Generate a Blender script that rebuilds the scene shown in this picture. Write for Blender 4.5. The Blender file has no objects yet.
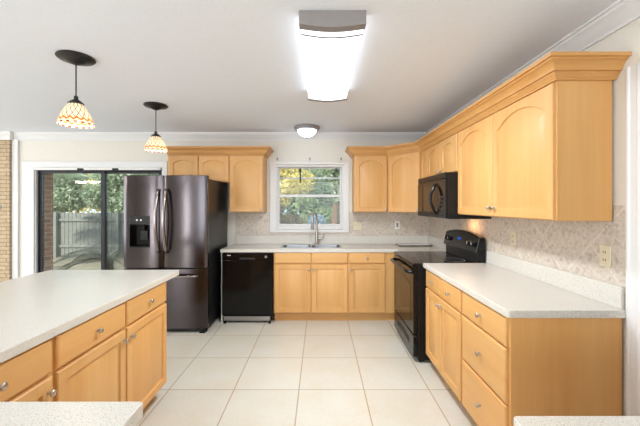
import bpy, bmesh, math, random
from mathutils import Vector, Matrix
PI = math.pi
random.seed(7)
SC = bpy.context.scene
COL = SC.collection

# ------------------------------------------------------------------ camera, world, sun, area lights, exposure
F, PX, PY, EYE = 335.0, 320.0, 205.0, 1.461
cam_d = bpy.data.cameras.new('camera')
cam_d.sensor_width = 36.0
cam_d.lens = 36.0 * F / 640.0
cam_d.shift_x = (320.0 - PX) / 640.0
cam_d.shift_y = -(213.0 - PY) / 640.0
cam_d.clip_start = 0.02
cam = bpy.data.objects.new('camera', cam_d)
cam.location = (0, 0, EYE)
cam.rotation_euler = (PI / 2, 0, 0)
COL.objects.link(cam)
SC.camera = cam

world = bpy.data.worlds.new('sky')
SC.world = world
world.use_nodes = True
wn = world.node_tree
wn.nodes['Background'].inputs[0].default_value = (0.72, 0.86, 1.0, 1)
wn.nodes['Background'].inputs[1].default_value = 1.5

sun_d = bpy.data.lights.new('sun', 'SUN')
sun_d.energy = 5.5
sun_d.angle = 0.02
sun_d.color = (1.0, 0.93, 0.8)
sun = bpy.data.objects.new('sun', sun_d)
sun.rotation_euler = Vector((0.35, 0.75, -0.62)).to_track_quat('-Z', 'Y').to_euler()
COL.objects.link(sun)


def area_light(name, loc, direction, sx, sy, power, color):
    d = bpy.data.lights.new(name, 'AREA')
    d.shape = 'RECTANGLE'
    d.size, d.size_y, d.energy, d.color = sx, sy, power, color
    o = bpy.data.objects.new(name, d)
    o.location = loc
    o.rotation_euler = Vector(direction).to_track_quat('-Z', 'Y').to_euler()
    COL.objects.link(o)
    return o


# added fill lights, placed as unseen windows and a ceiling lamp behind and left
area_light('rear_fill_light', (-1.0, -3.93, 1.5), (0, 1, 0), 3.6, 1.8, 100, (0.86, 0.93, 1.0))
area_light('side_fill_light', (-7.4, 2.1, 1.4), (1, 0, 0), 2.4, 1.8, 70, (0.86, 0.93, 1.0))
area_light('rear_streak_light', (-4.42, -3.93, 1.05), (0, 1, 0), 0.30, 1.95, 55, (0.90, 0.95, 1.0))  # narrow light added to put a streak on the refrigerator door
area_light('overhead_fill_light', (-3.6, -1.2, 2.46), (0, 0, -1), 0.7, 0.7, 50, (0.92, 0.96, 1.0))  # added overhead fill, out of view behind the camera
# the fluorescent tubes of the kitchen fixture, shining down through its lens
area_light('fluorescent_tubes', (0.066, 2.39, 2.384), (0, 0, -1), 0.28, 1.1, 42, (0.90, 0.96, 1.0))

SC.view_settings.view_transform = 'Standard'
SC.view_settings.look = 'None'
SC.view_settings.gamma = 1.0
SC.view_settings.use_curve_mapping = False
SC.view_settings.exposure = 0.30


# ------------------------------------------------------------------ materials
def lin(c):
    return tuple(((v / 255.0) / 12.92 if v / 255.0 <= 0.04045 else ((v / 255.0 + 0.055) / 1.055) ** 2.4) for v in c) + (1.0,)


class NT:
    def __init__(self, name):
        self.m = bpy.data.materials.new(name)
        self.m.use_nodes = True
        self.t = self.m.node_tree
        self.b = self.t.nodes['Principled BSDF']
        self.out = self.t.nodes['Material Output']

    def n(self, kind, **kw):
        nd = self.t.nodes.new(kind)
        for k, v in kw.items():
            setattr(nd, k, v)
        return nd

    def l(self, a, b):
        self.t.links.new(a, b)

    def math(self, op, a, b=None, clamp=False):
        nd = self.n('ShaderNodeMath', operation=op, use_clamp=clamp)
        for i, v in enumerate((a, b)):
            if v is None:
                continue
            if isinstance(v, (int, float)):
                nd.inputs[i].default_value = v
            else:
                self.l(v, nd.inputs[i])
        return nd.outputs[0]

    def coords(self, scale=(1, 1, 1), rot=(0, 0, 0), loc=(0, 0, 0), src='Object'):
        tc = self.n('ShaderNodeTexCoord')
        mp = self.n('ShaderNodeMapping')
        mp.inputs['Scale'].default_value = scale
        mp.inputs['Rotation'].default_value = rot
        mp.inputs['Location'].default_value = loc
        self.l(tc.outputs[src], mp.inputs[0])
        return mp.outputs[0]

    def noise(self, vec, scale=5, detail=4, rough=0.5):
        nd = self.n('ShaderNodeTexNoise')
        nd.inputs['Scale'].default_value = scale
        nd.inputs['Detail'].default_value = detail
        nd.inputs['Roughness'].default_value = rough
        self.l(vec, nd.inputs['Vector'])
        return nd.outputs[0]

    def ramp(self, fac, stops, interp='LINEAR'):
        nd = self.n('ShaderNodeValToRGB')
        nd.color_ramp.interpolation = interp
        els = nd.color_ramp.elements
        while len(els) < len(stops):
            els.new(0.5)
        for e, (p, c) in zip(els, stops):
            e.position = p
            e.color = c
        self.l(fac, nd.inputs[0])
        return nd.outputs[0]

    def mix(self, fac, a, b, blend='MIX'):
        nd = self.n('ShaderNodeMix', data_type='RGBA', blend_type=blend)
        for s, v in ((0, fac), (6, a), (7, b)):
            if isinstance(v, (int, float)):
                nd.inputs[s].default_value = v
            elif isinstance(v, tuple):
                nd.inputs[s].default_value = v
            else:
                self.l(v, nd.inputs[s])
        return nd.outputs[2]

    def bump(self, h, strength=0.2, dist=0.01):
        nd = self.n('ShaderNodeBump')
        nd.inputs['Strength'].default_value = strength
        nd.inputs['Distance'].default_value = dist
        self.l(h, nd.inputs['Height'])
        self.l(nd.outputs[0], self.b.inputs['Normal'])

    def base(self, v):
        if isinstance(v, tuple):
            self.b.inputs['Base Color'].default_value = v
        else:
            self.l(v, self.b.inputs['Base Color'])


def plain(name, rgb, rough=0.5, metal=0.0, var=0.04, scale=30.0, coat=0.0, bump=0.0, spec=0.5):
    k = NT(name)
    c = lin(rgb)
    f = k.noise(k.coords(), scale, 3)
    lo = tuple(v * (1 - var) for v in c[:3]) + (1,)
    hi = tuple(min(1, v * (1 + var)) for v in c[:3]) + (1,)
    k.base(k.ramp(f, [(0.3, lo), (0.7, hi)]))
    k.b.inputs['Roughness'].default_value = rough
    k.b.inputs['Metallic'].default_value = metal
    k.b.inputs['Coat Weight'].default_value = coat
    k.b.inputs['Specular IOR Level'].default_value = spec
    if bump:
        k.bump(f, bump, 0.004)
    return k.m


def wood(name, axis, tone=0.95):
    k = NT(name)
    sc = {'z': (26, 26, 1.6), 'x': (1.6, 26, 26)}[axis]
    info = k.n('ShaderNodeObjectInfo')
    v = k.coords(sc)
    add = k.n('ShaderNodeVectorMath', operation='ADD')
    k.l(v, add.inputs[0])
    r = k.math('MULTIPLY', info.outputs['Random'], 37.0)
    k.l(r, add.inputs[1])
    g = k.noise(add.outputs[0], 1.0, 5, 0.6)
    big = k.noise(add.outputs[0], 0.22, 2, 0.5)
    c1 = k.ramp(g, [(0.25, lin((212, 160, 98))), (0.5, lin((220, 170, 106))), (0.78, lin((227, 180, 117)))])
    c2 = k.ramp(big, [(0.3, lin((212, 154, 88))), (0.7, lin((228, 182, 120)))])
    c = k.mix(0.4, c1, c2)
    t = k.ramp(info.outputs['Random'], [(0.0, (0.93 * tone, 0.92 * tone ** 1.4, 0.90 * tone ** 2, 1)), (1.0, (1.03 * tone, 1.02 * tone ** 1.4, 1.0 * tone ** 2, 1))])
    k.base(k.mix(1.0, c, t, 'MULTIPLY'))
    k.b.inputs['Roughness'].default_value = 0.45
    k.b.inputs['Coat Weight'].default_value = 0.08
    k.b.inputs['Coat Roughness'].default_value = 0.25
    k.bump(g, 0.04, 0.002)
    return k.m


def counter_mat():
    k = NT('speckled_counter')
    v = k.coords()
    a = k.noise(v, 240, 2, 0.6)
    b = k.noise(v, 150, 2, 0.6)
    s1 = k.ramp(a, [(0.54, (0, 0, 0, 1)), (0.66, (1, 1, 1, 1))])
    s2 = k.ramp(b, [(0.62, (0, 0, 0, 1)), (0.70, (1, 1, 1, 1))])
    c = k.mix(s1, lin((211, 206, 197)), lin((168, 162, 150)))
    c = k.mix(s2, c, lin((222, 218, 209)))
    k.base(c)
    k.b.inputs['Roughness'].default_value = 0.28
    return k.m


def floor_mat():
    k = NT('cream_floor_tile')
    px, py, x0, y0 = 0.514, 0.553, 0.348, 2.651
    v = k.coords(loc=(-x0 + 20 * px, -y0 + 20 * py, 0))
    br = k.n('ShaderNodeTexBrick', offset=0.0, squash=1.0)
    br.inputs['Color1'].default_value = lin((218, 216, 208))
    br.inputs['Color2'].default_value = lin((212, 210, 202))
    br.inputs['Mortar'].default_value = lin((178, 160, 136))
    br.inputs['Scale'].default_value = 1.0
    br.inputs['Mortar Size'].default_value = 0.005
    br.inputs['Mortar Smooth'].default_value = 0.2
    br.inputs['Brick Width'].default_value = px
    br.inputs['Row Height'].default_value = py
    k.l(v, br.inputs['Vector'])
    n1 = k.noise(v, 3.0, 5, 0.6)
    n2 = k.noise(v, 40.0, 3, 0.6)
    m1 = k.ramp(n1, [(0.3, lin((250, 244, 234))), (0.7, lin((255, 255, 255)))])
    m2 = k.ramp(n2, [(0.3, lin((250, 248, 244))), (0.7, lin((255, 255, 255)))])
    c = k.mix(1.0, br.outputs['Color'], m1, 'MULTIPLY')
    k.base(k.mix(1.0, c, m2, 'MULTIPLY'))
    k.b.inputs['Roughness'].default_value = 0.32
    h = k.math('SUBTRACT', 1.0, br.outputs['Fac'])
    k.bump(h, 0.25, 0.003)
    return k.m


def splash_mat(name, plane):
    k = NT(name)
    tc = k.n('ShaderNodeTexCoord')
    sp = k.n('ShaderNodeSeparateXYZ')
    k.l(tc.outputs['Object'], sp.inputs[0])
    cb = k.n('ShaderNodeCombineXYZ')
    k.l(sp.outputs['Y' if plane == 'yz' else 'X'], cb.inputs[0])
    k.l(sp.outputs['Z'], cb.inputs[1])
    mp = k.n('ShaderNodeMapping')
    mp.inputs['Rotation'].default_value = (0, 0, PI / 4)
    mp.inputs['Location'].default_value = (10.02, 10.07, 0)
    k.l(cb.outputs[0], mp.inputs[0])
    br = k.n('ShaderNodeTexBrick', offset=0.0)
    br.inputs['Color1'].default_value = lin((214, 206, 195))
    br.inputs['Color2'].default_value = lin((209, 201, 189))
    br.inputs['Mortar'].default_value = lin((224, 218, 208))
    br.inputs['Scale'].default_value = 1.0
    br.inputs['Mortar Size'].default_value = 0.005
    br.inputs['Brick Width'].default_value = 0.30
    br.inputs['Row Height'].default_value = 0.30
    k.l(mp.outputs[0], br.inputs['Vector'])
    n1 = k.noise(tc.outputs['Object'], 18, 8, 0.72)
    n2 = k.noise(tc.outputs['Object'], 45, 4, 0.6)
    m1 = k.ramp(n1, [(0.38, lin((216, 208, 200))), (0.5, lin((255, 252, 250))), (0.62, lin((228, 222, 214)))])
    m2 = k.ramp(n2, [(0.35, lin((240, 238, 236))), (0.65, lin((255, 255, 255)))])
    c = k.mix(1.0, br.outputs['Color'], m1, 'MULTIPLY')
    k.base(k.mix(0.8, c, m2, 'MULTIPLY'))
    k.b.inputs['Roughness'].default_value = 0.45
    k.bump(br.outputs['Fac'], 0.15, 0.002)
    return k.m


def brick_mat(name, c1, c2, mortar, bw=0.2, rh=0.07, ms=0.008, axis='X'):
    k = NT(name)
    tc = k.n('ShaderNodeTexCoord')
    sp = k.n('ShaderNodeSeparateXYZ')
    k.l(tc.outputs['Object'], sp.inputs[0])
    cb = k.n('ShaderNodeCombineXYZ')
    k.l(k.math('ADD', sp.outputs['X'], sp.outputs['Y']), cb.inputs[0])
    k.l(sp.outputs['Z'], cb.inputs[1])
    br = k.n('ShaderNodeTexBrick', offset=0.5)
    br.inputs['Color1'].default_value = lin(c1)
    br.inputs['Color2'].default_value = lin(c2)
    br.inputs['Mortar'].default_value = lin(mortar)
    br.inputs['Scale'].default_value = 1.0
    br.inputs['Mortar Size'].default_value = ms
    br.inputs['Brick Width'].default_value = bw
    br.inputs['Row Height'].default_value = rh
    k.l(cb.outputs[0], br.inputs['Vector'])
    n1 = k.noise(tc.outputs['Object'], 20, 4, 0.6)
    m1 = k.ramp(n1, [(0.3, lin((225, 220, 215))), (0.7, lin((255, 255, 255)))])
    k.base(k.mix(1.0, br.outputs['Color'], m1, 'MULTIPLY'))
    k.b.inputs['Roughness'].default_value = 0.85
    k.bump(k.math('SUBTRACT', 1.0, br.outputs['Fac']), 0.5, 0.006)
    return k.m


def emit_mat(name, rgb, strength):
    k = NT(name)
    e = k.n('ShaderNodeEmission')
    f = k.noise(k.coords(), 6, 2)
    c = lin(rgb)
    k.l(k.ramp(f, [(0.2, tuple(v * 0.97 for v in c[:3]) + (1,)), (0.8, c)]), e.inputs[0])
    e.inputs[1].default_value = strength
    k.l(e.outputs[0], k.out.inputs[0])
    return k.m


def glass_mat(name, tint=(1, 1, 1), gloss=1.0):
    k = NT(name)
    tr = k.n('ShaderNodeBsdfTransparent')
    tr.inputs[0].default_value = tint + (1,)
    gl = k.n('ShaderNodeBsdfGlossy')
    gl.inputs['Roughness'].default_value = 0.01
    fr = k.n('ShaderNodeFresnel')
    fr.inputs[0].default_value = 1.5
    mx = k.n('ShaderNodeMixShader')
    k.l(k.math('MULTIPLY', fr.outputs[0], gloss), mx.inputs[0])
    k.l(tr.outputs[0], mx.inputs[1])
    k.l(gl.outputs[0], mx.inputs[2])
    k.l(mx.outputs[0], k.out.inputs[0])
    return k.m


def brushed(name, rgb, rough, axis):
    k = NT(name)
    sc = {'x': (1.5, 40, 260), 'z': (260, 40, 1.5)}[axis]
    f = k.noise(k.coords(sc), 1.0, 3, 0.6)
    c = lin(rgb)
    k.base(k.ramp(f, [(0.3, tuple(v * 0.93 for v in c[:3]) + (1,)), (0.7, tuple(min(1, v * 1.06) for v in c[:3]) + (1,))]))
    k.b.inputs['Metallic'].default_value = 1.0
    k.b.inputs['Roughness'].default_value = rough
    k.bump(f, 0.03, 0.001)
    return k.m


def shade_glass():
    """cream leaded glass: diamond leading, an amber wavy band and red-brown drops at the rim"""
    k = NT('leaded_glass_shade')
    tc = k.n('ShaderNodeTexCoord')
    sp = k.n('ShaderNodeSeparateXYZ')
    k.l(tc.outputs['Object'], sp.inputs[0])
    ang = k.math('MULTIPLY', k.math('ARCTAN2', sp.outputs['Y'], sp.outputs['X']), 16 / (2 * PI))
    zz = k.math('MULTIPLY', sp.outputs['Z'], 1 / 0.062)
    def line(expr, w):
        fr = k.math('FRACT', k.math('ADD', expr, 50.0))
        return k.math('LESS_THAN', k.math('ABSOLUTE', k.math('SUBTRACT', fr, 0.5)), w)
    d1 = line(k.math('ADD', ang, zz), 0.065)
    d2 = line(k.math('SUBTRACT', ang, zz), 0.065)
    lead = k.math('MAXIMUM', d1, d2)
    wave = k.math('MULTIPLY', k.math('SINE', k.math('MULTIPLY', ang, 2 * PI)), 0.006)
    zb = k.math('ADD', sp.outputs['Z'], wave)
    band = k.math('MULTIPLY', k.math('GREATER_THAN', zb, -0.446), k.math('LESS_THAN', zb, -0.432))
    rim = k.math('LESS_THAN', sp.outputs['Z'], -0.458)
    drops = k.math('MULTIPLY', rim, line(ang, 0.24))
    above = k.math('GREATER_THAN', zb, -0.432)
    lead = k.math('MULTIPLY', lead, above)
    c = k.mix(lead, lin((248, 240, 224)), lin((110, 80, 48)))
    c = k.mix(band, c, lin((214, 130, 48)))
    c = k.mix(drops, c, lin((150, 66, 40)))
    k.base(c)
    k.b.inputs['Roughness'].default_value = 0.3
    tl = k.n('ShaderNodeBsdfTranslucent')
    k.l(c, tl.inputs[0])
    mx = k.n('ShaderNodeMixShader')
    mx.inputs[0].default_value = 0.6
    k.l(k.b.outputs[0], mx.inputs[1])
    k.l(tl.outputs[0], mx.inputs[2])
    k.l(mx.outputs[0], k.out.inputs[0])
    return k.m


def leaf_mat(name, stops):
    k = NT(name)
    f = k.noise(k.coords(), 2.2, 6, 0.75)
    c = k.ramp(f, stops)
    k.base(c)
    k.b.inputs['Roughness'].default_value = 0.6
    tl = k.n('ShaderNodeBsdfTranslucent')
    k.l(c, tl.inputs[0])
    mx = k.n('ShaderNodeMixShader')
    mx.inputs[0].default_value = 0.35
    k.l(k.b.outputs[0], mx.inputs[1])
    k.l(tl.outputs[0], mx.inputs[2])
    k.l(mx.outputs[0], k.out.inputs[0])
    return k.m


M = {}
M['wood_v'] = wood('maple_upright_grain', 'z')
M['wood_h'] = wood('maple_level_grain', 'x')
M['wood_cornice'] = wood('maple_cornice_stain', 'x', 0.82)
M['counter'] = counter_mat()
M['floor'] = floor_mat()
M['splash_back'] = splash_mat('stone_tile_back', 'xz')
M['splash_right'] = splash_mat('stone_tile_right', 'yz')
M['wall'] = plain('warm_white_paint', (224, 218, 207), 0.8, var=0.02, scale=60, bump=0.05)
M['ceiling'] = plain('ceiling_paint', (233, 236, 243), 0.9, var=0.03, scale=120, bump=0.25)
M['trim'] = plain('white_gloss_trim', (224, 223, 222), 0.4, var=0.01)
M['cream_brick'] = brick_mat('cream_brick', (210, 188, 156), (196, 172, 140), (154, 138, 116), rh=0.055, ms=0.006)
M['red_brick'] = brick_mat('red_brick', (172, 118, 86), (148, 98, 70), (172, 150, 130))
M['black_gloss'] = plain('black_enamel', (10, 10, 11), 0.12, spec=0.3)
M['black_glass'] = plain('black_glass', (8, 8, 9), 0.06, spec=0.35)
M['black_satin'] = plain('black_satin', (15, 15, 16), 0.38, spec=0.3)
M['black_side'] = plain('black_textured_steel', (14, 14, 15), 0.3, scale=250, bump=0.1, spec=0.4)
M['dark_steel'] = brushed('dark_stainless', (80, 74, 75), 0.19, 'x')
M['handle_steel'] = brushed('dark_stainless_handle', (150, 140, 138), 0.22, 'z')
M['steel'] = brushed('stainless_steel', (170, 170, 172), 0.3, 'x')
M['nickel'] = plain('brushed_nickel', (186, 180, 172), 0.3, metal=1.0)
M['grey_metal'] = plain('grey_metal', (150, 148, 150), 0.4, metal=0.6)
M['fixture_grey'] = plain('fixture_grey', (140, 134, 132), 0.5)
M['bronze'] = plain('dark_bronze', (40, 36, 34), 0.4, metal=0.3)
M['beige_plastic'] = plain('beige_plastic', (216, 205, 176), 0.4)
M['white_plastic'] = plain('white_plastic', (232, 230, 224), 0.4)
M['dark_slot'] = plain('dark_slot', (30, 26, 24), 0.6)
M['silver'] = plain('silver_badge', (190, 190, 192), 0.3, metal=0.8)
M['oven_glass'] = plain('oven_window', (24, 18, 14), 0.06, spec=0.5)
M['display'] = emit_mat('range_display', (60, 110, 220), 0.5)
M['tube_light'] = emit_mat('lit_fluorescent_lens', (240, 247, 255), 2.2)
M['dome_light'] = emit_mat('lit_dome_glass', (222, 238, 255), 5.0)
M['bowl_light'] = emit_mat('lit_bowl_glass', (255, 240, 214), 40.0)
M['bulb'] = emit_mat('lit_bulb', (255, 236, 205), 3.5)
M['shade'] = shade_glass()
M['glass'] = glass_mat('window_glass', (0.90, 0.94, 0.93), 0.35)
M['slider_frame'] = plain('dark_aluminium', (44, 44, 48), 0.4, metal=0.3)
M['board'] = plain('frosted_board', (222, 224, 224), 0.2)
M['grass'] = plain('dry_lawn', (132, 122, 104), 0.95, var=0.25, scale=3)
M['fence'] = plain('weathered_fence', (126, 126, 122), 0.9, var=0.15, scale=9)
M['fence_brown'] = plain('brown_fence', (128, 108, 90), 0.9, var=0.2, scale=9)
M['bark'] = plain('bark', (110, 84, 64), 0.95, var=0.3, scale=12, bump=0.5)
M['blue_barrel'] = plain('pale_blue_plastic', (120, 150, 172), 0.5)
M['leaf_green'] = leaf_mat('green_leaves', [(0.3, lin((84, 98, 66))), (0.5, lin((134, 148, 106))), (0.7, lin((190, 196, 150)))])
M['leaf_pale'] = leaf_mat('pale_leaves', [(0.3, lin((116, 130, 108))), (0.5, lin((168, 180, 150))), (0.7, lin((218, 224, 204)))])
M['leaf_gold'] = leaf_mat('golden_leaves', [(0.3, lin((176, 160, 96))), (0.5, lin((222, 206, 134))), (0.7, lin((246, 238, 190)))])
M['leaf_brown'] = leaf_mat('brown_leaves', [(0.3, lin((74, 62, 42))), (0.5, lin((112, 98, 62))), (0.7, lin((150, 140, 96)))])
M['leaf_blue'] = leaf_mat('blue_grey_leaves', [(0.3, lin((104, 122, 136))), (0.5, lin((140, 160, 174))), (0.7, lin((184, 198, 208)))])
M['frond'] = leaf_mat('frond_leaves', [(0.3, lin((96, 92, 76))), (0.5, lin((136, 130, 108))), (0.7, lin((180, 172, 146)))])


# ------------------------------------------------------------------ mesh helpers
def box(bm, x0, x1, y0, y1, z0, z1):
    vs = [bm.verts.new(p) for p in ((x0, y0, z0), (x1, y0, z0), (x1, y1, z0), (x0, y1, z0),
                                    (x0, y0, z1), (x1, y0, z1), (x1, y1, z1), (x0, y1, z1))]
    for f in ((0, 3, 2, 1), (4, 5, 6, 7), (0, 1, 5, 4), (1, 2, 6, 5), (2, 3, 7, 6), (3, 0, 4, 7)):
        bm.faces.new([vs[i] for i in f])


def new():
    return bmesh.new()


def B(*args):
    bm = new()
    box(bm, *args)
    return bm


def tube(bm, pts, r, seg=12, cap=True):
    pts = [Vector(p) for p in pts]
    n = len(pts)
    rs = r if isinstance(r, (list, tuple)) else [r] * n
    tang = []
    for i in range(n):
        a, b = pts[max(i - 1, 0)], pts[min(i + 1, n - 1)]
        tang.append((b - a).normalized())
    ref = Vector((0, 0, 1)) if abs(tang[0].z) < 0.9 else Vector((1, 0, 0))
    nrm = tang[0].cross(ref).normalized()
    rings = []
    for i in range(n):
        t = tang[i]
        nrm = (nrm - t * nrm.dot(t)).normalized()
        bi = t.cross(nrm)
        rings.append([bm.verts.new(pts[i] + (nrm * math.cos(2 * PI * j / seg) + bi * math.sin(2 * PI * j / seg)) * rs[i]) for j in range(seg)])
    for i in range(n - 1):
        for j in range(seg):
            bm.faces.new((rings[i][j], rings[i][(j + 1) % seg], rings[i + 1][(j + 1) % seg], rings[i + 1][j]))
    if cap:
        bm.faces.new(rings[0][::-1])
        bm.faces.new(rings[-1])


def lathe(bm, prof, seg=32, mat=None, cap0=False, cap1=False):
    """prof: (radius, height) along +z; mat places it"""
    mat = mat or Matrix.Identity(4)
    rings = []
    for r, z in prof:
        if r < 1e-6:
            rings.append([bm.verts.new(mat @ Vector((0, 0, z)))])
        else:
            rings.append([bm.verts.new(mat @ Vector((r * math.cos(2 * PI * j / seg), r * math.sin(2 * PI * j / seg), z))) for j in range(seg)])
    for a, b in zip(rings, rings[1:]):
        for j in range(seg):
            k = (j + 1) % seg
            if len(a) == 1 and len(b) == 1:
                continue
            if len(a) == 1:
                bm.faces.new((a[0], b[k], b[j]))
            elif len(b) == 1:
                bm.faces.new((a[j], a[k], b[0]))
            else:
                bm.faces.new((a[j], a[k], b[k], b[j]))
    if cap0 and len(rings[0]) > 1:
        bm.faces.new(rings[0][::-1])
    if cap1 and len(rings[-1]) > 1:
        bm.faces.new(rings[-1])


def grid_slab(bm, us, vs, solid, w0, w1, fn):
    """a slab made of cells; fn(u, v, w) places a corner; cells outside `solid` stay open"""
    cache = {}

    def vert(i, j, w):
        key = (i, j, w)
        if key not in cache:
            cache[key] = bm.verts.new(fn(us[i], vs[j], w))
        return cache[key]
    nu, nv = len(us) - 1, len(vs) - 1

    def on(i, j):
        return 0 <= i < nu and 0 <= j < nv and solid((us[i] + us[i + 1]) / 2, (vs[j] + vs[j + 1]) / 2)
    for i in range(nu):
        for j in range(nv):
            if not on(i, j):
                continue
            bm.faces.new([vert(a, b, w1) for a, b in ((i, j), (i + 1, j), (i + 1, j + 1), (i, j + 1))])
            bm.faces.new([vert(a, b, w0) for a, b in ((i, j + 1), (i + 1, j + 1), (i + 1, j), (i, j))])
            for (di, dj), (a, b) in (((-1, 0), ((i, j + 1), (i, j))), ((1, 0), ((i + 1, j), (i + 1, j + 1))),
                                     ((0, -1), ((i, j), (i + 1, j))), ((0, 1), ((i + 1, j + 1), (i, j + 1)))):
                if not on(i + di, j + dj):
                    bm.faces.new((vert(*a, w0), vert(*b, w0), vert(*b, w1), vert(*a, w1)))


def prism(bm, poly, fn, w0, w1):
    a = [bm.verts.new(fn(p[0], p[1], w0)) for p in poly]
    b = [bm.verts.new(fn(p[0], p[1], w1)) for p in poly]
    bm.faces.new(a[::-1])
    bm.faces.new(b)
    n = len(poly)
    for i in range(n):
        bm.faces.new((a[i], a[(i + 1) % n], b[(i + 1) % n], b[i]))


def sweep(bm, path, prof):
    """moulding: path of (x, y), profile of (out, z); 'out' is to the right of travel; mitred"""
    pts = [Vector(p) for p in path]
    rows = []
    for i, p in enumerate(pts):
        dirs = []
        if i > 0:
            dirs.append((pts[i] - pts[i - 1]).normalized())
        if i < len(pts) - 1:
            dirs.append((pts[i + 1] - pts[i]).normalized())
        ns = [Vector((d.y, -d.x)) for d in dirs]
        m = sum(ns, Vector((0, 0)))
        m = m / max(m.dot(ns[0]), 1e-6) if len(ns) > 1 else ns[0]
        rows.append([bm.verts.new((p.x + m.x * o, p.y + m.y * o, z)) for o, z in prof])
    n = len(prof)
    for a, b in zip(rows, rows[1:]):
        for j in range(n):
            bm.faces.new((a[j], a[(j + 1) % n], b[(j + 1) % n], b[j]))
    bm.faces.new(rows[0][::-1])
    bm.faces.new(rows[-1])


def obj(name, bm, mat, parent=None, world=False, smooth=None, bevel=None, kind=None, label=None):
    """links the bmesh as ONE object; world=True: bm is in world coordinates, parent unrotated"""
    bmesh.ops.recalc_face_normals(bm, faces=bm.faces[:])
    if world and parent is not None:
        off = Vector(parent.location)
        q = parent.parent
        while q is not None:
            off += Vector(q.location)
            q = q.parent
        bmesh.ops.translate(bm, verts=bm.verts[:], vec=-off)
    if smooth is not None:
        for f in bm.faces:
            f.smooth = True
        for e in bm.edges:
            e.smooth = len(e.link_faces) == 2 and e.calc_face_angle(0) < math.radians(smooth)
    me = bpy.data.meshes.new(name)
    bm.to_mesh(me)
    bm.free()
    me.materials.append(mat)
    o = bpy.data.objects.new(name, me)
    COL.objects.link(o)
    if parent is not None:
        o.parent = parent
    if bevel:
        md = o.modifiers.new('bevel', 'BEVEL')
        md.width, md.segments, md.limit_method, md.angle_limit = bevel, 2, 'ANGLE', math.radians(40)
        md.harden_normals = False
    if kind:
        o['kind'] = kind
    if label:
        o['label'] = label
    return o


def thing(name, label, cat, loc=(0, 0, 0), rotz=0.0, group=None):
    o = bpy.data.objects.new(name, None)
    o.empty_display_size = 0.1
    COL.objects.link(o)
    o.location = loc
    o.rotation_euler = (0, 0, rotz)
    o['label'], o['category'] = label, cat
    if group:
        o['group'] = group
    return o


def solo(name, bm, mat, label, cat, group=None, **kw):
    """a thing that is one mesh: its origin goes to the middle of its base"""
    xs = [v.co.x for v in bm.verts]
    ys = [v.co.y for v in bm.verts]
    zs = [v.co.z for v in bm.verts]
    c = Vector(((min(xs) + max(xs)) / 2, (min(ys) + max(ys)) / 2, min(zs)))
    bmesh.ops.translate(bm, verts=bm.verts[:], vec=-c)
    o = obj(name, bm, mat, **kw)
    o.location = c
    o['label'], o['category'] = label, cat
    if group:
        o['group'] = group
    return o


def struct(name, bm, mat, parent=None, **kw):
    return obj(name, bm, mat, parent, kind=None if parent else 'structure', **kw)


# ------------------------------------------------------------------ room shell
WB, WR, ZC = 4.76, 1.56, 2.48            # back wall, right wall, ceiling
XL, YB = -7.5, -4.0                      # left and rear ends of the open plan room
XR = 3.2
struct('floor', B(XL, XR, YB, WB + 0.12, -0.1, 0), M['floor'])
struct('ceiling', B(XL - 0.1, XR + 0.1, YB - 0.1, WB + 0.35, ZC, ZC + 0.12), M['ceiling'])

WIN = (-0.665, 0.365, 1.115, 2.03)        # window opening x0, x1, z0, z1
SLD = (-4.05, -2.235, 0.0, 1.99)          # sliding door opening
bm = new()
grid_slab(bm, [XL, SLD[0], SLD[1], WIN[0], WIN[1], XR], [0, WIN[2], SLD[3], WIN[3], ZC],
          lambda u, v: not (SLD[0] < u < SLD[1] and v < SLD[3]) and not (WIN[0] < u < WIN[1] and WIN[2] < v < WIN[3]),
          0, 1, lambda u, v, w: (u, WB + 0.12 * (1 - w), v))
struct('wall_back', bm, M['wall'])

bm = new()                                # outer brick skin with the same openings
grid_slab(bm, [XL, SLD[0], SLD[1], WIN[0], WIN[1], XR], [-0.4, -0.02, WIN[2], SLD[3], WIN[3], ZC],
          lambda u, v: not (SLD[0] < u < SLD[1] and -0.02 < v < SLD[3]) and not (WIN[0] < u < WIN[1] and WIN[2] < v < WIN[3]),
          0, 1, lambda u, v, w: (u, WB + 0.125 + 0.2 * (1 - w), v))
struct('wall_exterior', bm, M['red_brick'])

# right wall: solid beside the kitchen, a cased opening nearer the camera, then solid again
bm = new()
grid_slab(bm, [YB, 0.45, 1.60, WB], [0, 2.06, ZC], lambda u, v: not (0.45 < u < 1.60 and v < 2.06),
          0, 1, lambda u, v, w: (WR + 0.12 * (1 - w), u, v))
struct('wall_right', bm, M['wall'])
struct('wall_hall', B(XR - 0.1, XR, YB, WB, 0, ZC), M['wall'])
bm = new()  # unseen window opening added behind the side fill light
grid_slab(bm, [YB, 0.9, 3.3, WB + 0.12], [0, 0.5, 2.3, ZC], lambda u, v: not (0.9 < u < 3.3 and 0.5 < v < 2.3),
          0, 1, lambda u, v, w: (XL - 0.1 * (1 - w), u, v))
struct('wall_left', bm, M['wall'])
bm = new()  # unseen window and door openings added behind the rear fill lights
grid_slab(bm, [XL, -4.63, -4.21, -2.8, 0.8, XR], [0, 0.05, 0.6, 2.05, 2.4, ZC],
          lambda u, v: not (-2.8 < u < 0.8 and 0.6 < v < 2.4) and not (-4.63 < u < -4.21 and 0.05 < v < 2.05),
          0, 1, lambda u, v, w: (u, YB - 0.1 * (1 - w), v))
struct('wall_rear', bm, M['wall'])

# cream brick facing on the back wall at the far left, with white corner trim
struct('wall_brick', B(XL, -4.36, WB - 0.06, WB - 0.001, 0, ZC - 0.001), M['cream_brick'])
struct('trim_1', B(-4.355, -4.27, WB - 0.03, WB - 0.001, 0, ZC - 0.09), M['trim'], bevel=0.004)

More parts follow.
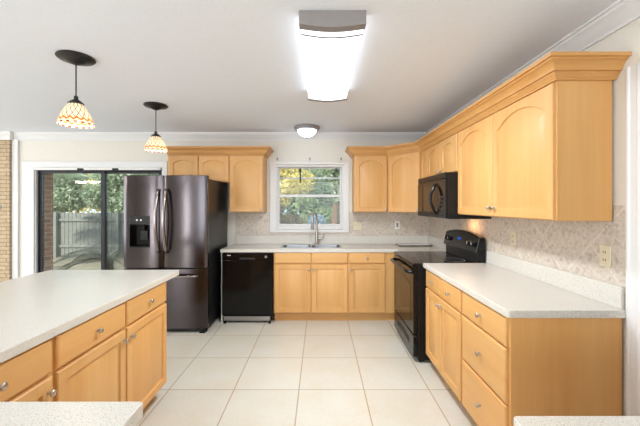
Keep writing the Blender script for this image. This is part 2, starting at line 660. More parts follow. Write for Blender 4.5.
# white ceiling moulding along the back and right walls
crown = [(0, ZC), (0, ZC - 0.105), (0.012, ZC - 0.105), (0.014, ZC - 0.09), (0.022, ZC - 0.083), (0.034, ZC - 0.06),
         (0.052, ZC - 0.036), (0.064, ZC - 0.028), (0.066, ZC - 0.014), (0.078, ZC - 0.012), (0.08, ZC)]
crown = [(o, z - 0.001) for o, z in crown]
bm = new()
sweep(bm, [(XL + 0.01, WB - 0.061), (-4.355, WB - 0.061), (-4.355, WB - 0.001), (WR - 0.001, WB - 0.001), (WR - 0.001, YB + 0.01)], crown)
struct('trim_2', bm, M['trim'], smooth=30)

# casing of the opening in the right wall
bm = new()
for d in (0.0, 0.355):
    pass
prof = [(1.688, WR), (1.688, WR - 0.020), (1.676, WR - 0.022), (1.668, WR - 0.014), (1.634, WR - 0.016), (1.626, WR - 0.020), (1.605, WR - 0.018), (1.600, WR)]
prism(bm, prof, lambda a, b, w: (b, a, w), 0.0, 2.15)
box(bm, WR - 0.018, WR, 0.37, 1.60, 2.06, 2.15)
box(bm, WR - 0.018, WR, 0.37, 0.45, 0, 2.06)
struct('trim_3', bm, M['trim'])
# casing of the sliding door
bm = new()
cw = 0.185
yo = WB - 0.022
box(bm, SLD[0] - 0.17, SLD[0], yo, WB - 0.001, 0, SLD[3] + 0.09)
box(bm, SLD[0], SLD[1] + 0.07, yo, WB - 0.001, SLD[3], SLD[3] + 0.09)
box(bm, SLD[1], SLD[1] + 0.07, yo, WB - 0.001, 0, SLD[3])
struct('trim_4', bm, M['trim'], bevel=0.004)
struct('baseboard_back', B(-4.27, SLD[0] - 0.17, WB - 0.014, WB - 0.001, 0, 0.1), M['trim'])

# stone tile behind the counters
bm = new()
ZT = 1.358
grid_slab(bm, [-1.20, -0.715, 0.415, WR - 0.012], [0.93, 1.068, ZT],
          lambda u, v: not (-0.715 < u < 0.415 and v > 1.068), 0, 1, lambda u, v, w: (u, WB - 0.001 - 0.010 * w, v))
struct('trim_5', bm, M['splash_back'])
struct('trim_6', B(WR - 0.011, WR - 0.001, 1.69, WB - 0.012, 0.93, 1.372), M['splash_right'])
struct('trim_7', B(WR - 0.011, WR - 0.001, 1.69, 1.765, 1.373, 1.46), M['splash_right'])

# ------------------------------------------------------------------ kitchen window
win = bpy.data.objects.new('window_1', None)
COL.objects.link(win)
win['kind'] = 'structure'
win.location = ((WIN[0] + WIN[1]) / 2, WB, WIN[2])
bm = new()
x0, x1, z0, z1 = WIN
ox0, ox1, oz0, oz1 = -0.71, 0.412, 1.07, 2.075
fr = lambda bm, a, b, c, d, A, Bq, C, D, y0, y1: [box(bm, a, A, y0, y1, c, d), box(bm, Bq, b, y0, y1, c, d), box(bm, A, Bq, y0, y1, D, d), box(bm, A, Bq, y0, y1, c, C)]
fr(bm, ox0, ox1, oz0, oz1, x0 + 0.045, x1 - 0.04, z0, z1 - 0.03, WB - 0.022, WB - 0.001)
obj('window_casing', bm, M['trim'], win, world=True, bevel=0.005)
bm = new()
fr(bm, x0 + 0.002, x1 - 0.002, z0 + 0.002, z1 - 0.002, x0 + 0.065, x1 - 0.06, z0 + 0.05, z1 - 0.03, WB + 0.0, WB + 0.115)
obj('window_frame', bm, M['trim'], win, world=True, bevel=0.004)
zm = 1.585
bm = new()
fr(bm, x0 + 0.066, x1 - 0.061, z0 + 0.051, zm + 0.025, x0 + 0.085, x1 - 0.08, z0 + 0.075, zm - 0.01, WB + 0.03, WB + 0.055)
obj('lower_sash', bm, M['trim'], win, world=True, bevel=0.003)
bm = new()
fr(bm, x0 + 0.066, x1 - 0.061, zm - 0.01, z1 - 0.031, x0 + 0.085, x1 - 0.08, zm + 0.02, z1 - 0.045, WB + 0.06, WB + 0.085)
obj('upper_sash', bm, M['trim'], win, world=True, bevel=0.003)
obj('lower_pane', B(x0 + 0.086, x1 - 0.081, WB + 0.042, WB + 0.045, z0 + 0.076, zm - 0.011), M['glass'], win, world=True)
obj('upper_pane', B(x0 + 0.086, x1 - 0.081, WB + 0.072, WB + 0.075, zm + 0.021, z1 - 0.046), M['glass'], win, world=True)
obj('grey_bar', B(x0 + 0.086, x1 - 0.081, WB + 0.062, WB + 0.071, 1.836, 1.856), M['grey_metal'], win, world=True)
bm = new()
box(bm, -0.292, -0.272, WB + 0.050, WB + 0.0615, 1.78, 1.93)
box(bm, -0.298, -0.266, WB + 0.048, WB + 0.0615, 1.93, 1.985)
obj('latch', bm, M['black_satin'], win, world=True)
obj('latch', B(0.22, 0.25, WB + 0.048, WB + 0.0615, 1.94, 1.985), M['black_satin'], win, world=True)

# rolled-up blind at the window head
t = thing('roller_blind', 'white roller blind rolled up at the head of the sink window', 'blind', (-0.15, WB - 0.05, 2.02))
bm = new()
tube(bm, [(-0.63, WB - 0.045, 2.045), (0.335, WB - 0.045, 2.045)], 0.017, 16)
obj('roll', bm, M['white_plastic'], t, world=True, smooth=40)
for bx in (-0.636, 0.335):
    obj('end_bracket', B(bx, bx + 0.006, WB - 0.07, WB - 0.0225, 2.024, 2.066), M['white_plastic'], t, world=True)
for nm, px, lab in (('a', -0.605, 'small dark curtain hook on the wall above the left end of the sink window'),
                    ('b', -0.145, 'small dark curtain hook on the wall above the middle of the sink window'),
                    ('c', 0.30, 'small dark curtain hook on the wall above the right end of the sink window')):
    bm = new()
    box(bm, px - 0.010, px + 0.010, WB - 0.006, WB - 0.001, 2.095, 2.135)
    tube(bm, [(px, WB - 0.004, 2.11), (px, WB - 0.04, 2.105), (px, WB - 0.05, 2.125)], 0.006, 8)
    solo('curtain_hook', bm, M['grey_metal'], lab, 'hook', 'curtain hooks above the sink window')

# ------------------------------------------------------------------ sliding glass door
door = bpy.data.objects.new('door_1', None)
COL.objects.link(door)
door['kind'] = 'structure'
door.location = ((SLD[0] + SLD[1]) / 2, WB + 0.06, 0)
x0, x1, z0, z1 = SLD
bm = new()
box(bm, x0 + 0.002, x0 + 0.012, WB - 0.001, WB + 0.119, 0.002, z1 - 0.002)
box(bm, x1 - 0.012, x1 - 0.002, WB - 0.001, WB + 0.119, 0.002, z1 - 0.002)
box(bm, x0 + 0.012, x1 - 0.012, WB - 0.001, WB + 0.119, z1 - 0.014, z1 - 0.002)
obj('jamb', bm, M['trim'], door, world=True)
bm = new()
fr(bm, x0 + 0.013, x1 - 0.013, 0.002, z1 - 0.015, x0 + 0.034, x1 - 0.035, 0.03, z1 - 0.045, WB + 0.03, WB + 0.118)
obj('track_frame', bm, M['slider_frame'], door, world=True)
xm = -3.085
for nm, a, b, y in (('sliding_panel', x0 + 0.035, xm, WB + 0.04), ('fixed_panel', xm - 0.05, x1 - 0.036, WB + 0.08)):
    bm = new()
    fr(bm, a, b, 0.031, z1 - 0.046, a + (0.028 if nm == 'sliding_panel' else 0.045), b - 0.055, 0.10, z1 - 0.075, y, y + 0.03)
    p = obj(nm, bm, M['slider_frame'], door, world=True, bevel=0.003)
    obj('pane', B(a + (0.029 if nm == 'sliding_panel' else 0.046), b - 0.056, y + 0.012, y + 0.016, 0.101, z1 - 0.076), M['glass'], p, world=False)
    p.children[0].location = (0, 0, 0)
# the panes above are built in world coordinates: shift them to the door
for p in door.children:
    for g in p.children:
        g.location = -door.location
bm = new()
box(bm, -3.36, -3.29, WB + 0.028, WB + 0.0395, z1 - 0.075, z1 - 0.03)
obj('latch', bm, M['black_satin'], door, world=True)


t = thing('blind_track', 'white blind track with dark clips along the head of the sliding door', 'blind track', (-3.14, WB - 0.001, 1.95))
obj('rail', B(SLD[0] + 0.02, SLD[1] - 0.02, WB - 0.04, WB - 0.004, SLD[3] - 0.035, SLD[3] - 0.003), M['white_plastic'], t, world=True, bevel=0.003)
for cx in (-3.42, -2.93):
    obj('clip', B(cx, cx + 0.09, WB - 0.043, WB - 0.0405, SLD[3] - 0.037, SLD[3] - 0.012), M['black_satin'], t, world=True, label='small dark clip')

# ------------------------------------------------------------------ cabinets
def loops_door(bm, u0, u1, v0, v1, rise, t=0.02, fw=0.054):
    """raised-panel door in x (u), z (v); front at y=-t; arch height `rise` (0 = square)"""
    K = 16 if rise > 0 else 2

    def loop(ins, y, arch):
        a, b, c, d = u0 + ins, u1 - ins, v0 + ins, v1 - ins
        pts = [(a, c), (b, c)]
        for i in range(K + 1):
            s = i / K
            x = b + (a - b) * s
            q = 2 * s - 1
            z = d - (rise * abs(q) ** 2.1 if arch and rise > 0 else 0)
            pts.append((x, z))
        return [bm.verts.new((p[0], y, p[1])) for p in pts]
    L = [loop(0, 0.0, False), loop(0, -t + 0.005, False), loop(0.005, -t, False), loop(fw, -t, True), loop(fw + 0.004, -t + 0.011, True),
         loop(fw + 0.013, -t + 0.011, True), loop(fw + 0.036, -t + 0.002, True)]
    n = len(L[0])
    for a, b in zip(L, L[1:]):
        for i in range(n):
            bm.faces.new((a[i], a[(i + 1) % n], b[(i + 1) % n], b[i]))
    bm.faces.new(L[0][::-1])
    bm.faces.new(L[-1])


def slab_front(bm, u0, u1, v0, v1, t=0.02):
    def loop(ins, y):
        return [bm.verts.new(p) for p in ((u0 + ins, y, v0 + ins), (u1 - ins, y, v0 + ins), (u1 - ins, y, v1 - ins), (u0 + ins, y, v1 - ins))]
    L = [loop(0, 0), loop(0, -t + 0.008), loop(0.004, -t + 0.003), loop(0.012, -t)]
    for a, b in zip(L, L[1:]):
        for i in range(4):
            bm.faces.new((a[i], a[(i + 1) % 4], b[(i + 1) % 4], b[i]))
    bm.faces.new(L[0][::-1])
    bm.faces.new(L[-1])


def knob(u, v, parent, y=-0.02):
    bm = new()
    m = Matrix.Translation((u, y, v)) @ Matrix.Rotation(PI / 2, 4, 'X')
    lathe(bm, [(0.0085, 0.0), (0.0075, 0.004), (0.0055, 0.009), (0.006, 0.014), (0.013, 0.018), (0.0155, 0.022), (0.0145, 0.026), (0.009, 0.029), (0, 0.030)], 20, m, cap0=True)
    obj('knob', bm, M['nickel'], parent, smooth=50, label='round brushed nickel knob')


def cabinet(name, label, loc, rotz, w, depth, z0, z1, doors=(), drawers=(), toe=True, cat='cabinet', group=None, rise=0.0, hollow=False):
    """local x along the face, y into the cabinet, z up; face frame at y=0"""
    c = thing(name, label, cat, loc, rotz, group)
    bm = new()
    if hollow:                                     # open top: the sink bowls hang inside
        box(bm, 0, w, 0.0, 0.02, z0, z1)
        box(bm, 0, 0.016, 0.02, depth, z0, z1)
        box(bm, w - 0.016, w, 0.02, depth, z0, z1)
        box(bm, 0.016, w - 0.016, depth - 0.012, depth, z0, z1)
        box(bm, 0.016, w - 0.016, 0.02, depth - 0.012, z0, z0 + 0.016)
    else:
        box(bm, 0, w, 0.0, depth, z0, z1)
    obj('carcass', bm, M['wood_v'], c, bevel=None if hollow else 0.002)
    if toe:
        obj('toe_kick', B(0.001, w - 0.001, 0.075, depth, 0.0, z0 - 0.0005), M['wood_h'], c)
    for u0, u1, v0, v1, kn in drawers:
        bm = new()
        slab_front(bm, u0, u1, v0, v1)
        d = obj('drawer', bm, M['wood_h'], c)
        if kn:
            knob((u0 + u1) / 2, (v0 + v1) / 2, d)
    for u0, u1, v0, v1, kn in doors:
        bm = new()
        loops_door(bm, u0, u1, v0, v1, rise, fw=min(0.054, (u1 - u0) * 0.17))
        d = obj('door', bm, M['wood_v'], c, smooth=25)
        if kn:
            knob(kn[0], kn[1], d)
    return c


# --- back base run (faces the camera), face frame at y = 4.165
YF = 4.165
g = 'base cabinets'
cabinet('sink_cabinet', 'maple base cabinet under the sink with two doors and two false drawer fronts', (-0.575, YF, 0), 0, 0.925, WB - YF - 0.013, 0.115, 0.872,
        doors=[(0.012, 0.462, 0.127, 0.725, (0.440, 0.665)), (0.474, 0.918, 0.127, 0.725, (0.497, 0.665))],
        drawers=[(0.012, 0.462, 0.737, 0.868, False), (0.474, 0.918, 0.737, 0.868, False)], group=g, hollow=True)
cabinet('base_cabinet', 'narrow maple base cabinet with one door and one drawer right of the sink', (0.352, YF, 0), 0, 0.602, WB - YF - 0.013, 0.115, 0.872,
        doors=[(0.012, 0.455, 0.127, 0.725, (0.036, 0.665))], drawers=[(0.012, 0.455, 0.737, 0.868, True)], group=g)
# --- right base run (faces left), face frame at x = 0.975
XF = 0.975
cabinet('base_cabinet', 'maple base cabinet with two doors below two drawers beside the range', (XF, 3.06, 0), -PI / 2, 0.785, WR - XF - 0.013, 0.10, 0.887,
        doors=[(0.03, 0.398, 0.117, 0.715, (0.372, 0.66)), (0.408, 0.775, 0.117, 0.715, (0.434, 0.66))],
        drawers=[(0.03, 0.398, 0.728, 0.881, True), (0.408, 0.775, 0.728, 0.881, True)], group=g)
c = cabinet('base_cabinet', 'maple base cabinet with three stacked drawers and a plain end panel', (XF, 2.274, 0), -PI / 2, 0.56, WR - XF - 0.013, 0.10, 0.887,
            drawers=[(0.012, 0.545, 0.728, 0.881, True), (0.012, 0.545, 0.432, 0.716, True), (0.012, 0.545, 0.117, 0.42, True)], group=g)
# --- island run (faces right), face frame at x = -1.20
XI = -1.185
cabinet('island_cabinet', 'maple island cabinet with two drawers over two doors nearest the fridge', (XI, 1.478, 0), PI / 2, 1.082, 0.62, 0.10, 0.885,
        doors=[(0.012, 0.535, 0.112, 0.715, (0.508, 0.655)), (0.553, 1.072, 0.112, 0.715, (0.582, 0.655))],
        drawers=[(0.012, 0.535, 0.73, 0.88, True), (0.553, 1.072, 0.73, 0.88, True)], group='island cabinets')
cabinet('island_cabinet', 'maple island cabinet showing one drawer and door at the near counter', (XI, 0.945, 0), PI / 2, 0.53, 0.62, 0.10, 0.885,
        doors=[(0.012, 0.518, 0.112, 0.715, (0.490, 0.655))], drawers=[(0.012, 0.518, 0.73, 0.88, True)], group='island cabinets')
# --- cabinets under the near counters
cabinet('peninsula_cabinet', 'maple cabinet under the near counter at the left', (-2.10, 0.32, 0), 0, 1.58, 0.55, 0.10, 0.885, group='peninsula cabinets')
cabinet('peninsula_cabinet', 'maple cabinet under the near counter at the right', (0.54, 0.30, 0), 0, 0.96, 0.53, 0.10, 0.885, group='peninsula cabinets')

# --- wall cabinets
ZU, ZUT = 1.366, 2.145
g = 'wall cabinets'
YU = 4.45
cabinet('wall_cabinet', 'low two-door maple wall cabinet above the refrigerator', (-2.02, YU, 0), 0, 0.815, WB - YU - 0.002, 1.765, ZUT,
        doors=[(0.02, 0.405, 1.775, 2.112, None), (0.415, 0.81, 1.775, 2.112, None)], toe=False, group=g, rise=0.045)
cabinet('wall_cabinet', 'single-door maple wall cabinet between the refrigerator and the window', (-1.204, YU, 0), 0, 0.452, WB - YU - 0.013, ZU, ZUT,
        doors=[(0.008, 0.445, ZU + 0.004, 2.112, (0.425, ZU + 0.035))], toe=False, group=g, rise=0.08)
cabinet('wall_cabinet', 'single-door maple wall cabinet at the right side of the window', (0.455, YU, 0), 0, 0.44, WB - YU - 0.013, ZU, ZUT,
        doors=[(0.012, 0.432, ZU + 0.004, 2.112, (0.415, ZU + 0.035))], toe=False, group=g, rise=0.08)
# corner cabinet, five-sided, its door across the corner
XU = 1.255
c = thing('corner_wall_cabinet', 'maple corner wall cabinet with its door set at an angle', 'cabinet', (0.897, YU, 0), 0, g)
P0, P1 = Vector((0.897, YU)), Vector((XU, 4.09))
bm = new()
prism(bm, [(P0.x, P0.y), (P1.x, P1.y), (WR - 0.013, P1.y), (WR - 0.013, WB - 0.013), (P0.x, WB - 0.013)], lambda a, b, w: (a, b, w), ZU, ZUT)
obj('carcass', bm, M['wood_v'], c, world=True)
dl = (P1 - P0).length
bm = new()
loops_door(bm, 0.03, dl - 0.03, ZU + 0.004, 2.115, 0.08)
d = obj('door', bm, M['wood_v'], c, smooth=25)
d.rotation_euler = (0, 0, math.atan2(P1.y - P0.y, P1.x - P0.x))
knob(dl - 0.055, ZU + 0.035, d)
# right run
dep = WR - XU - 0.013
cabinet('wall_cabinet', 'narrow maple wall cabinet between the corner cabinet and the microwave', (XU, 4.087, 0), -PI / 2, 0.225, dep, ZU, ZUT,
        doors=[(0.006, 0.218, ZU + 0.004, 2.112, None)], toe=False, group=g, rise=0.045)
cabinet('wall_cabinet', 'low two-door maple wall cabinet over the microwave', (XU, 3.86, 0), -PI / 2, 0.84, dep, 1.762, ZUT,
        doors=[(0.008, 0.412, 1.768, 2.112, (0.385, 1.80)), (0.422, 0.832, 1.768, 2.112, (0.45, 1.80))], toe=False, group=g, rise=0.06)
cabinet('wall_cabinet', 'tall two-door maple wall cabinet between the microwave and the doorway', (XU, 3.018, 0), -PI / 2, 1.245, dep, ZU + 0.01, ZUT,
        doors=[(0.012, 0.612, ZU + 0.014, 2.112, (0.585, ZU + 0.075)), (0.622, 1.235, ZU + 0.014, 2.112, (0.65, ZU + 0.075))], toe=False, group=g, rise=0.08)

wcrown = [(0.0, 0.0), (0.014, 0.0), (0.016, 0.008), (0.020, 0.010), (0.026, 0.020), (0.036, 0.030), (0.036, 0.036), (0.048, 0.038), (0.050, 0.048),
          (0.056, 0.060), (0.068, 0.074), (0.084, 0.082), (0.084, 0.089), (0.098, 0.091), (0.100, 0.108), (0.0, 0.108)]
wcrown = [(o + 0.001, z + 2.119) for o, z in wcrown]
bm = new()
sweep(bm, [(-2.02, YU), (-0.752, YU), (-0.752, WB - 0.003)], wcrown)
solo('cabinet_cornice', bm, M['wood_cornice'], 'maple cornice topping the cabinets at the refrigerator side of the window', 'cornice', 'cabinet cornices', smooth=12)
bm = new()
sweep(bm, [(0.455, WB - 0.003), (0.455, YU), (0.897, YU), (XU, 4.09), (XU, 1.773), (WR - 0.003, 1.773)], wcrown)
solo('cabinet_cornice', bm, M['wood_cornice'], 'long maple cornice topping the cabinets from the window round to the doorway', 'cornice', 'cabinet cornices', smooth=12)

# ------------------------------------------------------------------ worktops
ZK = 0.914
SINK = (-0.50, 0.27, 4.27, 4.60)
t = thing('worktop', 'pale speckled worktop holding the sink along the back wall', 'worktop', (-0.1, 4.45, 0.874))
bm = new()
grid_slab(bm, [-1.232, SINK[0] + 0.012, SINK[1] - 0.012, 0.955, WR - 0.013], [3.915, 4.136, SINK[2] + 0.012, SINK[3] - 0.012, WB - 0.013],
          lambda u, v: (v > 4.136 or u > 0.955) and not (SINK[0] < u < SINK[1] and SINK[2] < v < SINK[3]), ZK - 0.04, ZK, lambda u, v, w: (u, v, w))
obj('slab', bm, M['counter'], t, world=True, bevel=0.004)
bm = new()
box(bm, -1.20, WR - 0.033, WB - 0.032, WB - 0.012, ZK + 0.0005, 1.03)
box(bm, WR - 0.032, WR - 0.012, 3.915, WB - 0.012, ZK + 0.0005, 1.03)
obj('splash', bm, M['counter'], t, world=True, bevel=0.003)
ZR = 0.929
t = thing('worktop', 'pale speckled worktop between the range and the doorway', 'worktop', (1.25, 2.4, 0.874))
bm = new()
xa, xb, ya, yb = 0.945, WR - 0.013, 1.69, 3.075
poly = [(xb, ya), (xb, yb), (xa, yb), (xa, ya + 0.022), (xa + 0.002, ya + 0.012), (xa + 0.007, ya + 0.005), (xa + 0.013, ya + 0.001), (xa + 0.022, ya)]
prism(bm, poly, lambda a, b, w: (a, b, w), ZR - 0.04, ZR)
obj('slab', bm, M['counter'], t, world=True, bevel=0.004)
obj('splash', B(WR - 0.032, WR - 0.012, 1.70, 3.075, ZR + 0.0005, 1.045), M['counter'], t, world=True, bevel=0.003)
ZI = 0.93
bm = new()
poly = [(-2.21, 0.94), (-1.152, 0.94), (-1.152, 2.735), (-1.154, 2.743), (-1.162, 2.745), (-2.16, 2.745), (-2.195, 2.727), (-2.21, 2.69)]
prism(bm, poly, lambda a, b, w: (a, b, w), ZI - 0.042, ZI)
solo('island_worktop', bm, M['counter'], 'pale speckled worktop of the island below the two pendants', 'worktop', bevel=0.004)
bm = new()
poly = [(-2.21, 0.28), (-0.496, 0.28), (-0.476, 0.30), (-0.476, 0.90), (-0.479, 0.906), (-0.487, 0.908), (-2.21, 0.905)]
prism(bm, poly, lambda a, b, w: (a, b, w), ZI - 0.042, ZI)
solo('peninsula_worktop', bm, M['counter'], 'speckled near worktop whose rounded end meets the floor view at the left', 'worktop', 'near worktops', bevel=0.004)
bm = new()
poly = [(0.515, 0.26), (1.54, 0.26), (1.54, 0.846), (0.496, 0.846), (0.486, 0.842), (0.482, 0.832), (0.482, 0.28)]
prism(bm, poly, lambda a, b, w: (a, b, w), ZI - 0.042, ZI)
solo('peninsula_worktop', bm, M['counter'], 'speckled near worktop in front of the plain cabinet end panel', 'worktop', 'near worktops', bevel=0.004)

# ------------------------------------------------------------------ sink and faucet
t = thing('kitchen_sink', 'stainless double-bowl sink set in the back worktop', 'sink', (-0.115, 4.435, 0.72))
bm = new()
sx0, sx1, sy0, sy1 = SINK
xm1, xm2 = -0.13, -0.10
grid_slab(bm, [sx0 - 0.012, sx0 + 0.016, xm1, xm2, sx1 - 0.016, sx1 + 0.012], [sy0 - 0.012, sy0 + 0.016, sy1 - 0.016, sy1 + 0.012],
          lambda u, v: not (sy0 + 0.016 < v < sy1 - 0.016 and (sx0 + 0.016 < u < xm1 or xm2 < u < sx1 - 0.016)), ZK + 0.0005, ZK + 0.004, lambda u, v, w: (u, v, w))
obj('rim', bm, M['steel'], t, world=True)
for a, b in ((sx0 + 0.016, xm1), (xm2, sx1 - 0.016)):
    bm = new()
    y0, y1 = sy0 + 0.016, sy1 - 0.016
    zb = 0.76
    L = []
    for ins, z in ((0, ZK + 0.001), (0.004, zb + 0.03), (0.012, zb + 0.008), (0.03, zb)):
        pts = []
        for cx, cy, a0 in ((b - ins, y1 - ins, 0), (a + ins, y1 - ins, 1), (a + ins, y0 + ins, 2), (b - ins, y0 + ins, 3)):
            rr = 0.03
            ex = cx - rr if a0 in (0, 3) else cx + rr
            ey = cy - rr if a0 in (0, 1) else cy + rr
            for i in range(5):
                an = a0 * PI / 2 + i * PI / 8
                pts.append((ex + rr * math.cos(an), ey + rr * math.sin(an)))
        L.append([bm.verts.new((p[0], p[1], z)) for p in pts])
    for p, q in zip(L, L[1:]):
        n = len(p)
        for i in range(n):
            bm.faces.new((p[i], p[(i + 1) % n], q[(i + 1) % n], q[i]))
    bm.faces.new(L[-1])
    bowl = obj('bowl', bm, M['steel'], t, world=True, smooth=50)
    bm = new()
    lathe(bm, [(0.04, 0.0), (0.038, 0.004), (0.02, 0.002), (0, 0.002)], 20, Matrix.Translation(((a + b) / 2, (y0 + y1) / 2, zb + 0.0005)))
    obj('drain', bm, M['grey_metal'], bowl, world=True, smooth=40)
t = thing('faucet', 'tall grey pull-down faucet standing behind the sink', 'faucet', (-0.045, 4.67, ZK))
bm = new()
lathe(bm, [(0.03, 0.001), (0.03, 0.012), (0.022, 0.02), (0.021, 0.14), (0.017, 0.155), (0.015, 0.19)], 20, cap0=True, cap1=True)
obj('base', bm, M['nickel'], t, smooth=40)
bm = new()
pts = [(0, 0, 0.18), (0, 0, 0.34)]
for i in range(1, 13):
    an = PI * i / 12
    pts.append((-0.028 * (1 - math.cos(an)), -0.085 * (1 - math.cos(an)), 0.34 + 0.105 * math.sin(an)))
pts.append((-0.057, -0.171, 0.32))
tube(bm, pts, 0.0125, 14)
obj('spout', bm, M['nickel'], t, smooth=60)
bm = new()
lathe(bm, [(0.0, 0.0), (0.022, 0.0), (0.023, 0.02), (0.018, 0.07), (0.0145, 0.105), (0, 0.105)], 18, Matrix.Translation((-0.058, -0.173, 0.215)))
obj('spray_head', bm, M['grey_metal'], t, smooth=40)
bm = new()
tube(bm, [(0.018, 0, 0.075), (0.055, -0.004, 0.078), (0.085, -0.008, 0.082)], [0.014, 0.013, 0.011], 12)
tube(bm, [(0.082, -0.008, 0.078), (0.094, -0.010, 0.15)], [0.011, 0.009], 12)
obj('lever', bm, M['nickel'], t, smooth=50)

# ------------------------------------------------------------------ dishwasher
t = thing('dishwasher', 'black built-in dishwasher left of the sink cabinet', 'dishwasher', (-0.895, 4.2, 0))
dx0, dx1 = -1.208, -0.585
obj('tub', B(dx0 + 0.002, dx1 - 0.002, 4.18, WB - 0.02, 0.03, 0.868), M['black_satin'], t, world=True)
obj('door_panel', B(dx0, dx1, 4.13, 4.178, 0.10, 0.775), M['black_gloss'], t, world=True, bevel=0.004)
cp = obj('control_panel', B(dx0, dx1, 4.125, 4.178, 0.779, 0.866), M['black_gloss'], t, world=True, bevel=0.004)
h = obj('handle_recess', B(-0.99, -0.80, 4.1235, 4.126, 0.790, 0.812), M['dark_slot'], cp)
h.location = -t.location
h = obj('badge', B(-1.145, -1.10, 4.1235, 4.126, 0.835, 0.848), M['silver'], cp, label='small silver badge')
h.location = -t.location
bm = new()
lathe(bm, [(0.018, 0), (0.016, 0.012), (0, 0.012)], 16, Matrix.Translation((-0.665, 4.1255, 0.823)) @ Matrix.Rotation(PI / 2, 4, 'X'))
h = obj('dial', bm, M['grey_metal'], cp, smooth=40)
h.location = -t.location
obj('kick_plate', B(dx0 + 0.02, dx1 - 0.03, 4.14, 4.16, 0.03, 0.085), M['steel'], t, world=True, label='scuffed metal kick plate')
for fx in (dx0 + 0.02, dx1 - 0.05):
    obj('foot', B(fx, fx + 0.03, 4.125, 4.155, 0.0, 0.029), M['black_satin'], t, world=True)
solo('end_panel', B(-1.228, -1.212, 4.165, WB - 0.013, 0, 0.872), M['white_plastic'], 'thin white end panel between the dishwasher and the refrigerator', 'panel')

# ------------------------------------------------------------------ refrigerator
fx0, fx1, fyf = -2.245, -1.283, 3.80
t = thing('refrigerator', 'dark stainless french-door refrigerator with an ice and water dispenser', 'refrigerator', ((fx0 + fx1) / 2, 4.2, 0))
obj('case', B(fx0 + 0.008, fx1 - 0.004, 3.885, 4.66, 0.045, 1.765), M['black_side'], t, world=True, bevel=0.006)
obj('base_grille', B(fx0 + 0.03, fx1 - 0.02, 3.85, 3.884, 0.01, 0.06), M['black_satin'], t, world=True)


def fridge_door(name, a, b, z0, z1, hole=None, bulge=0.016):
    bm = new()
    us = [a + (b - a) * i / 14 for i in range(15)]
    vs = [z0, z1]
    if hole:
        us = sorted(us + [hole[0], hole[1]])
        vs = sorted(vs + [hole[2], hole[3]])

    def yf(u):
        s = (u - a) / (b - a) * 2 - 1
        return fyf + 0.018 - bulge * (1 - s * s) + 0.012 * abs(s) ** 12

    grid_slab(bm, us, vs, lambda u, v: not (hole and hole[0] < u < hole[1] and hole[2] < v < hole[3]), 0, 1,
              lambda u, v, w: (u, 3.88 if w == 0 else yf(u), v))
    return obj(name, bm, M['dark_steel'], t, world=True, smooth=25, bevel=0.004)


xs_ = -1.783
ld = fridge_door('left_door', fx0, xs_ - 0.003, 0.745, 1.80, hole=(-2.16, -1.935, 0.985, 1.235))
rd = fridge_door('right_door', xs_ + 0.003, fx1, 0.745, 1.80)
fd = fridge_door('freezer_drawer', fx0, fx1, 0.055, 0.735)
bm = new()
hx0, hx1, hz0, hz1 = -2.16, -1.935, 0.985, 1.235
box(bm, hx0, hx1, 3.874, 3.879, hz0, hz1)
box(bm, hx0 + 0.0005, hx0 + 0.004, 3.80, 3.874, hz0, hz1)
box(bm, hx1 - 0.004, hx1 - 0.0005, 3.80, 3.874, hz0, hz1)
box(bm, hx0 + 0.004, hx1 - 0.004, 3.80, 3.874, hz1 - 0.004, hz1 - 0.0005)
box(bm, hx0 + 0.004, hx1 - 0.004, 3.80, 3.874, hz0 + 0.0005, hz0 + 0.012)
dsp = obj('dispenser_cavity', bm, M['black_gloss'], ld, label='black dispenser recess')
dsp.location = -t.location
bm = new()
tube(bm, [(-2.02, 3.84, 1.231), (-2.02, 3.84, 1.17)], [0.02, 0.012], 12)
box(bm, -2.06, -1.98, 3.845, 3.855, 1.06, 1.165)
dd = obj('dispenser_paddle', bm, M['black_satin'], ld)
dd.location = -t.location
dd = obj('dispenser_control', B(hx0, hx1, 3.7955, 3.81, 1.245, 1.335), M['black_side'], ld, bevel=0.002)
dd.location = -t.location
for bx in (-2.075, -2.03):
    bm = new()
    lathe(bm, [(0.010, 0), (0.009, 0.003), (0, 0.004)], 12, Matrix.Translation((bx, 3.7953, 1.29)) @ Matrix.Rotation(PI / 2, 4, 'X'), cap0=True)
    dd = obj('dispenser_button', bm, M['white_plastic'], ld, label='small pale dispenser button')
    dd.location = -t.location


def bar_handle(parent, pts, r):
    bm = new()
    tube(bm, pts, r, 12)
    o = obj('handle', bm, M['handle_steel'], parent, smooth=50)
    o.location = -t.location


def bow(x, dx):
    pts = [(x, 3.806, 0.93), (x + dx * 0.2, 3.775, 0.945)]
    for i in range(9):
        s = i / 8
        pts.append((x + dx * (0.3 + 0.7 * math.sin(PI * s)), 3.765 - 0.055 * math.sin(PI * s), 0.96 + 0.64 * s))
    pts += [(x + dx * 0.2, 3.775, 1.615), (x, 3.806, 1.63)]
    return pts


bar_handle(ld, bow(xs_ - 0.045, 0.0), 0.019)
bar_handle(rd, bow(xs_ + 0.045, 0.0), 0.019)
pts = [(-2.112, 3.800, 0.655), (-2.11, 3.775, 0.655)] + [(-2.09 + 0.652 * i / 8, 3.765 - 0.026 * math.sin(PI * i / 8), 0.655) for i in range(9)] + [(-1.415, 3.775, 0.655), (-1.395, 3.800, 0.655)]
bar_handle(fd, pts, 0.014)
for hx in (fx0 + 0.05, fx1 - 0.11):
    obj('hinge_cover', B(hx, hx + 0.06, 3.83, 3.93, 1.801, 1.825) if False else B(hx, hx + 0.06, 3.89, 3.99, 1.766, 1.79), M['black_satin'], t, world=True, bevel=0.004)
for fx in (fx0 + 0.03, fx1 - 0.09):
    for fy in (3.815, 4.58):
        obj('foot', B(fx, fx + 0.06, fy, fy + 0.05, 0, 0.044), M['black_satin'], t, world=True)

